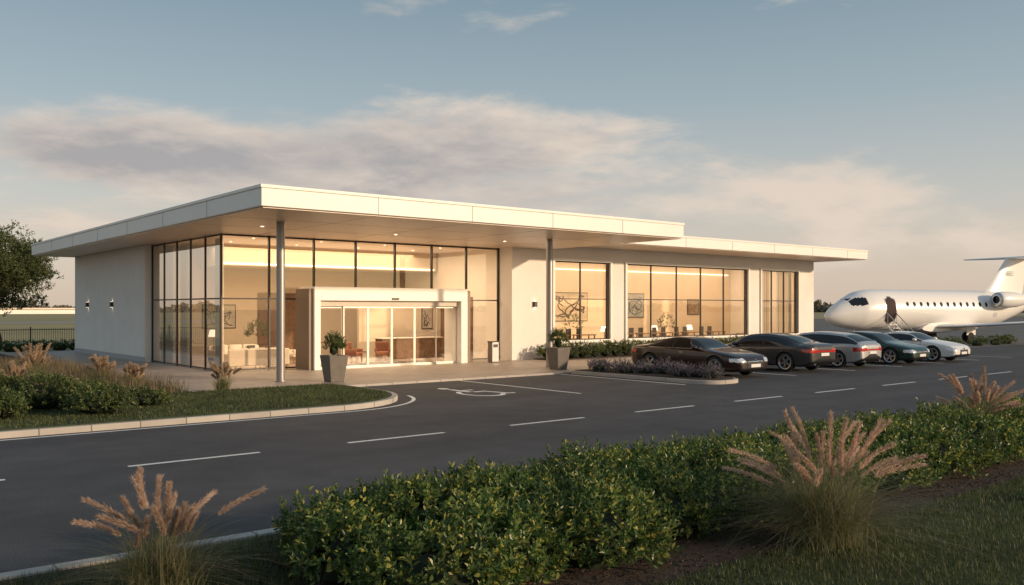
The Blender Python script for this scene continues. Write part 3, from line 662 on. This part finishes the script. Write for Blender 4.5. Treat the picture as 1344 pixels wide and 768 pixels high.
def make_wheel():
    seg=40; V=[];F=[];mi=[]
    prof=[(.20,-.08),(.225,.10),(.25,.115),(.31,.118),(.345,.10),(.355,.06),(.355,-.06),(.345,-.10),(.30,-.115),(.2,-.1)]
    for r,z in prof:
        for i in range(seg): a=2*math.pi*i/seg; V.append((r*math.cos(a),z,r*math.sin(a)))
    for j in range(len(prof)-1):
        for i in range(seg): F.append((j*seg+i,j*seg+(i+1)%seg,(j+1)*seg+(i+1)%seg,(j+1)*seg+i)); mi.append(0 if j>1 else 1)
    k=len(V); V+=[(.235*math.cos(2*math.pi*i/seg),-.01,.235*math.sin(2*math.pi*i/seg)) for i in range(seg)]; F.append(tuple(range(k,k+seg))); mi.append(2)
    k=len(V)
    for r,z in ((.236,.10),(.255,.122),(.262,.115)):
        V+=[(r*math.cos(2*math.pi*i/seg),z,r*math.sin(2*math.pi*i/seg)) for i in range(seg)]
    for j in range(2):
        for i in range(seg): F.append((k+j*seg+i,k+j*seg+(i+1)%seg,k+(j+1)*seg+(i+1)%seg,k+(j+1)*seg+i)); mi.append(1)
    for s in range(10):
        a=2*math.pi*(s//2)/5+(.14 if s%2 else -.14); ca,sa=math.cos(a),math.sin(a)
        k=len(V)
        for rr,ww in ((.02,.024),(.245,.018)):
            for y in (.05,.102):
                for q in(-1,1): V.append((rr*ca-q*ww*sa,y if rr>.1 else y-.012,rr*sa+q*ww*ca))
        F+= [(k,k+1,k+3,k+2),(k+4,k+6,k+7,k+5),(k,k+2,k+6,k+4),(k+1,k+5,k+7,k+3),(k+2,k+3,k+7,k+6),(k,k+4,k+5,k+1)]; mi+=[1]*6
    k=len(V)
    V+=[(.05*math.cos(2*math.pi*i/12),.095,.05*math.sin(2*math.pi*i/12)) for i in range(12)]; F.append(tuple(range(k,k+12))); mi.append(1)
    me=bpy.data.meshes.new('wheel'); me.from_pydata(V,[],F)
    for m in (TY,RM,CB): me.materials.append(m)
    me.polygons.foreach_set('material_index',mi); me.polygons.foreach_set('use_smooth',[True]*len(mi)); me.set_sharp_from_angle(angle=math.radians(30))
    return me
WM=make_wheel()
def make_car(name,kind,loc,rot,paint,sc=1.08):
    K=kinds[kind]; top=pch(*zip(*K['top']))
    hi=.04 if kind=='estate' else 0
    belt=pch([2.45,2.3,1.9,1.1,0,-1,-1.9,-2.3,-2.45],[.56,.68,.78,.88+hi,.91+hi,.93+hi,.95+hi,.93+hi,.86])
    wd=pch([2.45,2.38,2.2,1.7,1.0,0,-1,-1.7,-2.2,-2.38,-2.45],[.70,.81,.88,.935,.93,.925,.935,.945,.90,.84,.76])
    wr=pch([2.45,2.2,1.1,.3,-.3,-1.0,-1.9,-2.2,-2.45],[.50,.68,.76,.60,.58,.58,.66 if kind!='estate' else .60,.70,.62])
    zb=pch([2.45,2.1,1.5,-1.5,-2.1,-2.45],[.27,.20,.19,.19,.22,.36])
    XS=list(np.linspace(2.43,-2.43,120))
    for s in (.92,-.12,-1.12): XS+=[s+.007,s-.007]
    XS=sorted(XS,reverse=True)
    segs=[2,2,4,5,4,3,12,4,9]
    rings=[]
    def half(x):
        w_,b_,t_,r_,z_=float(wd(x)),float(belt(x)),float(top(x)),float(wr(x)),float(zb(x)); b_=min(b_,t_-.02)
        edge=min(.07,(t_-b_)*.35)
        P=[(0,z_),(w_*.80,z_),(w_*.955,z_+.05),(w_*.985,z_+.2),(w_,z_+(b_-z_)*.62),(w_*.985,b_-.05),(w_*.945,b_),(r_,t_-edge),(r_*.84,t_-edge*.35),(0,t_)]
        P=[np.array(p) for p in P]; out=[];tg=[]
        for i in range(9):
            p0=P[i-1] if i>0 else P[0]*[-1,1]+0; p1,p2=P[i],P[i+1]; p3=P[i+2] if i+2<10 else P[8]*[-1,1]
            if i in (5,):p3=p2+(p2-p1)*.3
            if i==6: p0=p1-(p2-p1)*.5; p3=p2+(p2-p1)*.3
            if i==7: p0=p1-(p1-P[6])*.25
            for j in range(segs[i]):
                q=j/segs[i]
                c=.5*((2*p1)+(p2-p0)*q+(2*p0-5*p1+4*p2-p3)*q*q+(3*p1-p0-3*p2+p3)*q**3)
                if i==6: c=p1+(p2-p1)*q+np.array([.035*math.sin(math.pi*q),0])
                out.append(c); tg.append((i,q))
        out.append(P[9]); tg.append((8,1)); return out,tg
    H,tg=half(0); nh=len(H)
    def ring(x,kk=0,dx=0):
        Hh,_=half(x); a=np.array(Hh); zc=(a[0,1]+a[-1,1])/2
        full=np.concatenate([a,[[-p[0],p[1]] for p in a[-2:0:-1]]])
        full[:,0]*=(1-kk); full[:,1]=zc+(full[:,1]-zc)*(1-kk)
        return np.c_[np.full(len(full),x+dx),full]
    for kk in list(np.linspace(.97,.04,16)): rings.append((ring(2.43,kk,.045*(1-(1-kk)**6)),'f'))
    for x in XS: rings.append((ring(x),x))
    for kk in list(np.linspace(.04,.97,16)): rings.append((ring(-2.43,kk,-.045*(1-(1-kk)**6)),'r'))
    V=np.concatenate([r[0] for r in rings]); m=len(rings[0][0]); F=[];mi=[]
    mats=[paint,CG,CB,CH,CT,CC]
    for i in range(len(rings)-1):
        ta=rings[i][1]; tb=rings[i+1][1]
        for j in range(m):
            f=(i*m+j,i*m+(j+1)%m,(i+1)*m+(j+1)%m,(i+1)*m+j); F.append(f)
            c=(V[f[0]]+V[f[2]])/2; x,y,z=c; ay=abs(y)
            jj=j if j<nh-1 else (m-1-j); si,q=tg[min(jj,nh-1)]
            k=0
            b_=float(belt(x)); t_=float(top(x))
            if si<=1 or z<.25: k=2
            elif si==6 and x<K['cowl']+.1 and x>K['rg']+.0 and t_-b_>.10 and .06<q<.84:
                k=1
                if abs(x+.42)<.035: k=2
            elif si>=8 and (K['rf']<x<K['cowl']-.02) : k=1
            elif si==7 and q>.45 and (K['rf']<x<K['cowl']-.02): k=1
            elif (si>=8 or (si==7 and q>.45)) and K['rg']<x<K['rb']: k=1
            fr_=x>2.36; re_=x<-2.38
            if x>2.05 and .54<z<.665 and ay>.50 and si<7: k=3
            if fr_ and .33<z<.58 and ay<.40: k=2 if int(z*40)%2 else 5
            if fr_ and .24<z<.36 and .48<ay<.76: k=2
            if x<-2.12 and .72<z<.86 and ay>.46 and si<7: k=4
            if re_ and .74<z<.80 and ay<=.47: k=4
            if re_ and z<.42: k=2
            if isinstance(ta,float) and isinstance(tb,float) and abs(ta-tb)<.016 and .3<z and si in (3,4,5): k=2
            mi.append(k)
    F.append(tuple(range(m))); mi.append(2); F.append(tuple((len(rings)-1)*m+j for j in range(m))[::-1]); mi.append(2)
    me=bpy.data.meshes.new('body'); me.from_pydata(V.tolist(),[],F)
    for q in mats: me.materials.append(q)
    me.polygons.foreach_set('material_index',mi)
    bm=bmesh.new(); bm.from_mesh(me); bmesh.ops.recalc_face_normals(bm,faces=bm.faces); bm.to_mesh(me); bm.free()
    body=bpy.data.objects.new('body',me); scene.collection.objects.link(body)
    Vc=[];Fc=[]
    for wx in (1.47,-1.42):
        for s in(-1,1):
            k=len(Vc); sg=36
            for yy in (.60*s,1.2*s):
                Vc+=[(wx+.395*math.cos(2*math.pi*i/sg),yy,.36+.395*math.sin(2*math.pi*i/sg)) for i in range(sg)]
            Fc+=[(k+i,k+(i+1)%sg,k+sg+(i+1)%sg,k+sg+i) for i in range(sg)]+[tuple(range(k,k+sg)),tuple(range(k+sg,k+2*sg))]
    mc=bpy.data.meshes.new('c'); mc.from_pydata(Vc,[],Fc)
    for q in mats: mc.materials.append(q)
    mc.polygons.foreach_set('material_index',[2]*len(Fc))
    bm=bmesh.new(); bm.from_mesh(mc); bmesh.ops.recalc_face_normals(bm,faces=bm.faces); bm.to_mesh(mc); bm.free()
    co=bpy.data.objects.new('c',mc); scene.collection.objects.link(co)
    md=body.modifiers.new('b','BOOLEAN'); md.operation='DIFFERENCE'; md.object=co; md.solver='EXACT'
    bpy.context.view_layer.update(); dg=bpy.context.evaluated_depsgraph_get()
    nm=bpy.data.meshes.new_from_object(body.evaluated_get(dg)); body.modifiers.clear(); body.data=nm
    bpy.data.objects.remove(co); nm.polygons.foreach_set('use_smooth',[True]*len(nm.polygons)); nm.set_sharp_from_angle(angle=math.radians(38))
    g=group(name); body.parent=g
    for wx in (1.47,-1.42):
        for s in(-1,1):
            o=bpy.data.objects.new('wheel',WM); o.location=(wx,s*.825,.355); o.rotation_euler=(0,random.random()*6,0 if s>0 else math.pi); link(o,g)
    for s in(-1,1):
        bm=bmesh.new(); bmesh.ops.create_uvsphere(bm,u_segments=16,v_segments=10,radius=1)
        for v in bm.verts: v.co=Vector((v.co.x*.10,v.co.y*.12,v.co.z*.075))
        mm=bpy.data.meshes.new('mirror'); bm.to_mesh(mm); bm.free(); mm.materials.append(paint); mm.polygons.foreach_set('use_smooth',[True]*len(mm.polygons))
        o=bpy.data.objects.new('wing_mirror',mm); o.location=(K['cowl']-.33,s*1.0,.985+hi); link(o,g)
        boxes('mirror_stalk',[(K['cowl']-.36,K['cowl']-.30,min(s*.86,s*.97),max(s*.86,s*.97),.93+hi,.96+hi)],CB,g)
        boxes('door_handles',[(x-.09,x+.09,s*.935-.012,s*.935+.012,.79+hi,.815+hi) for x in ((.05,) if kind=='coupe' else (.05,-.95))],CC,g,.004)
        boxes('window_trim',[(-1.5,.8,s*.885-.01,s*.885+.01,.935+hi,.947+hi)],CC,g)
    box('number_plate',2.455,2.485,-.26,.26,.36,.47,PLT,g,.004)
    box('number_plate',-2.495,-2.465,-.26,.26,.60,.71,PLT,g,.004)
    b_=lathe('badge',[(.045,0),(.04,.01)],CC,g,seg=16,axis='y'); b_.rotation_euler=(0,0,-math.pi/2); b_.location=(2.476,0,.61)
    boxes('exhausts',[(-2.46,-2.3,s*.6-.06,s*.6+.06,.27,.33) for s in(-1,1)],CC,g,.01)
    g.location=loc; g.rotation_euler=(0,0,rot); g.scale=(sc,sc,sc); return g
def carpaint(n,c,metal=.5,coat=1): return mat(n,c,.35,metal,coat=coat,spec=.35)
P1=carpaint('paint_dark_maroon',(.016,.005,.0045),0,.7); P2=carpaint('paint_graphite',(.045,.043,.044),.1,.8); P3=carpaint('paint_silver',(.46,.46,.47)); P4=carpaint('paint_green',(.006,.036,.028),0,.8); P5=carpaint('paint_white',(.78,.77,.75),0)
make_car('parked_car','coupe',(28.1,22.75,0),-math.pi/2,P1,1.12)
make_car('parked_car','sedan',(32.7,22.7,0),math.pi/2,P2,1.12)
make_car('parked_car','estate',(36.6,22.6,0),math.pi/2,P3,1.05)
make_car('parked_car','sedan',(40.6,22.4,0),-math.pi/2,P4,1.07)
make_car('parked_car','coupe',(44.3,22.2,0),-math.pi/2,P5,1.08)
# ------------------------------------------------------------------ jet
J=group('business_jet')
JW=mat('jet_white',(.84,.83,.81),.3,coat=.4); JM=mat('jet_metal',(.55,.55,.55),.3,.8); JD=mat('jet_dark',(.012,.012,.014),.12)
st=[(0,.03,1.95),(.12,.22,1.97),(.4,.45,2.02),(.9,.73,2.1),(1.6,1.0,2.2),(2.3,1.24,2.32),(3.0,1.43,2.42),(3.9,1.52,2.48),(5,1.55,2.5),(10,1.55,2.5),(15.5,1.55,2.5),(17.5,1.42,2.6),(19.5,1.12,2.82),(21.5,.75,3.1),(23.2,.38,3.3),(24,.12,3.4)]
fr_=pch([s[0] for s in st],[s[1] for s in st]); fz=pch([s[0] for s in st],[s[2] for s in st])
us=np.concatenate([np.linspace(0,4,50),np.linspace(4.1,24,110)]); sg=72; V=[];Fc=[];mi=[]
for u in us:
    r=float(fr_(u)); z=float(fz(u))
    for i in range(sg): a=2*math.pi*i/sg; V.append((u,r*math.sin(a),z+r*math.cos(a)))
for j in range(len(us)-1):
    for i in range(sg):
        Fc.append((j*sg+i,j*sg+(i+1)%sg,(j+1)*sg+(i+1)%sg,(j+1)*sg+i)); u=(us[j]+us[j+1])/2; a=(i+.5)*360/sg; a=min(a,360-a)
        zz=float(fz(u))+float(fr_(u))*math.cos(math.radians(a))
        k=0
        if 1.75<u<2.95 and zz>2.82 and zz<3.32+(u-1.75)*.1 and a<72 and not (abs(a-27)<2.6) and not(abs(a-2)<2.6): k=1
        mi.append(k)
o=meshobj('fuselage',V,Fc,[JW,JD],J,True); o.data.polygons.foreach_set('material_index',mi)
th=math.radians(25); ax=Vector((FY*math.cos(th)+FX*math.sin(th),-FX*math.cos(th)+FY*math.sin(th)))
J.rotation_euler=(0,0,math.atan2(ax.y,ax.x)); D0,L0=65,22.9
J.location=(D0*FX+L0*FY,D0*FY-L0*FX,0)
def surf(u,z,off=.01):
    r=float(fr_(u)); c=float(fz(u)); return -math.sqrt(max(.0001,r*r-(z-c)**2))-off
def patch(name,u0,u1,z0,z1,mt,off=.012,rnd=.3,n=20,both=False):
    for sd_ in ((1,-1) if both else (1,)):
        V=[];cx=(u0+u1)/2;cz=(z0+z1)/2;hw=(u1-u0)/2;hh=(z1-z0)/2; rows=9
        for i in range(n+1):
            for j in range(rows+1):
                z=z0+(z1-z0)*j/rows; t_=abs(z-cz)/hh; lim=hw*(1-max(0,(t_-(1-rnd))/max(rnd,.01))**2.2*.75); u=cx+lim*(2*i/n-1)
                V.append((u,surf(u,z,off)*sd_,z))
        F=[(i*(rows+1)+j,(i+1)*(rows+1)+j,(i+1)*(rows+1)+j+1,i*(rows+1)+j+1) for i in range(n) for j in range(rows)]
        meshobj(name,V,F,mt,J,True)
patch('door_opening',4.5,5.5,1.5,3.45,mat('jet_interior',(.035,.016,.012),.8),.012,.35)
patch('door_edge',4.43,5.57,1.44,3.52,JM,.006,.35)
for u in np.arange(6.7,15.8,.72): patch('cabin_window',u-.14,u+.14,2.72,3.10,JD,.012,.8,8,True)
patch('service_hatch',16.2,16.7,1.9,2.3,mat('jet_panel',(.6,.6,.6),.4),.008,.2)
s1=[];nst=6
for i in range(nst): s1.append((4.6,5.4,-1.75-.27*i,-1.48-.27*i,1.38-.24*i,1.42-.24*i))
boxes('airstair_steps',s1,JM,J)
def tube(p,q,r,mt,nm='rail',par=J):
    p=Vector(p);q=Vector(q);d_=(q-p);L_=d_.length; bm=bmesh.new(); bmesh.ops.create_cone(bm,cap_ends=True,segments=8,radius1=r,radius2=r,depth=L_)
    mw=Matrix.Translation((p+q)/2)@d_.to_track_quat('Z','Y').to_matrix().to_4x4(); bm.transform(mw); me=bpy.data.meshes.new(nm); bm.to_mesh(me); bm.free(); me.materials.append(mt); return link(bpy.data.objects.new(nm,me),par)
for u in (4.55,5.45):
    tube((u,-1.45,1.4),(u,-3.1,.05),.07,JW,'stringer'); tube((u,-1.5,2.3),(u,-3.1,.95),.035,JM)
    for k in range(4): tube((u,-1.6-.5*k,1.3-.42*k),(u,-1.6-.5*k,2.2-.42*k),.02,JM,'post')
def foil(name,secs,mt,vert=False):
    V=[];F=[];pr=[(0,0),(.03,.35),(.12,.75),(.3,1),(.55,.85),(.8,.4),(1,.02),(.8,-.15),(.55,-.35),(.3,-.45),(.12,-.4),(.03,-.2)]
    if vert: pr=[(0,0),(.03,.4),(.15,.8),(.35,1),(.7,.6),(1,.03),(.7,-.6),(.35,-1),(.15,-.8),(.03,-.4)]
    n=len(pr)
    for (x,y,z,ch,th_) in secs:
        for a,b in pr: V.append((x+a*ch,y+(b*th_ if vert else 0),z+(0 if vert else b*th_)))
    for j in range(len(secs)-1): F+=[(j*n+i,j*n+(i+1)%n,(j+1)*n+(i+1)%n,(j+1)*n+i) for i in range(n)]
    F+=[tuple(range(n))[::-1],tuple((len(secs)-1)*n+i for i in range(n))]
    o=meshobj(name,V,F,mt,J,True); o.data.set_sharp_from_angle(angle=math.radians(50)); return o
for s in(-1,1):
    foil('wing',[(9.6,s*.6,1.2,4.8,.26),(11.0,s*2.6,1.25,3.4,.2),(14.4,s*9.3,1.75,1.3,.09)],JW)
    foil('winglet',[(14.4,s*9.3,1.75,1.3,.06),(14.9,s*9.65,2.2,1.0,.05),(15.4,s*9.8,2.9,.6,.03)],JW)
    foil('tailplane',[(19.9,s*.0,6.75,2.6,.16),(21.0,s*5.0,6.88,1.2,.07)],JW)
    lathe_p=[(.30,0),(.48,-.02),(.56,.12),(.64,.5),(.66,1.3),(.60,2.2),(.46,3.0),(.38,3.3),(.3,3.25)]
    V=[];Fc=[]; sgn=28
    for r,u in lathe_p: V+=[(15.7+u,s*2.1+r*math.cos(2*math.pi*i/sgn),3.3+r*math.sin(2*math.pi*i/sgn)) for i in range(sgn)]
    for j in range(len(lathe_p)-1): Fc+=[(j*sgn+i,j*sgn+(i+1)%sgn,(j+1)*sgn+(i+1)%sgn,(j+1)*sgn+i) for i in range(sgn)]
    mi=[1 if f[0]<sgn*2 else 0 for f in Fc]
    Fc.append(tuple((len(lathe_p)-1)*sgn+i for i in range(sgn))); mi.append(2)
    k=len(V); V+=[(15.85,s*2.1+.47*math.cos(2*math.pi*i/sgn),3.3+.47*math.sin(2*math.pi*i/sgn)) for i in range(sgn)]; Fc.append(tuple(range(k,k+sgn))); mi.append(2)
    o=meshobj('engine',V,Fc,[JW,JM,JD],J,True); o.data.polygons.foreach_set('material_index',mi)
    bx_=sorted((s*1.0,s*1.6)); box('pylon',16.4,18.4,bx_[0],bx_[1],3.15,3.37,JW,J,.05)
    tube((13.0,s*1.7,1.3),(13.0,s*1.7,.4),.08,JM,'gear_leg')
    for dy in (-.18,.18): lathe('gear_wheel',[(.2,-.1),(.36,-.1),(.40,-.05),(.40,.05),(.36,.1),(.2,.1)],TY,J,(13.0,s*1.7+dy,.40),20,'y')
    box('gear_door',12.5,13.5,s*1.95-.02,s*1.95+.02,.55,1.15,JW,J)
foil('fin',[(16.9,0,3.75,4.8,.20),(19.7,0,6.72,2.8,.12)],JW,True)
foil('belly_fairing',[(8.6,-1.2,1.05,6.2,.5),(8.6,0,.9,6.4,.6),(8.6,1.2,1.05,6.2,.5)],JW)
tube((2.9,0,1.2),(2.9,0,.3),.07,JM,'gear_leg')
for dy in (-.14,.14): lathe('gear_wheel',[(.12,-.08),(.26,-.08),(.29,-.04),(.29,.04),(.26,.08),(.12,.08)],TY,J,(2.9,dy,.29),18,'y')
fc=bpy.data.curves.new('registration','FONT'); fc.body='1883'; fc.size=.55; fc.materials.append(mat('reg_grey',(.42,.42,.43),.6))
fo=bpy.data.objects.new('registration',fc); fo.location=(19.3,-.205,5.3); fo.rotation_euler=(math.pi/2,0,0); link(fo,J)
scene.view_settings.view_transform='Standard'; scene.view_settings.look='None'; scene.view_settings.exposure=0
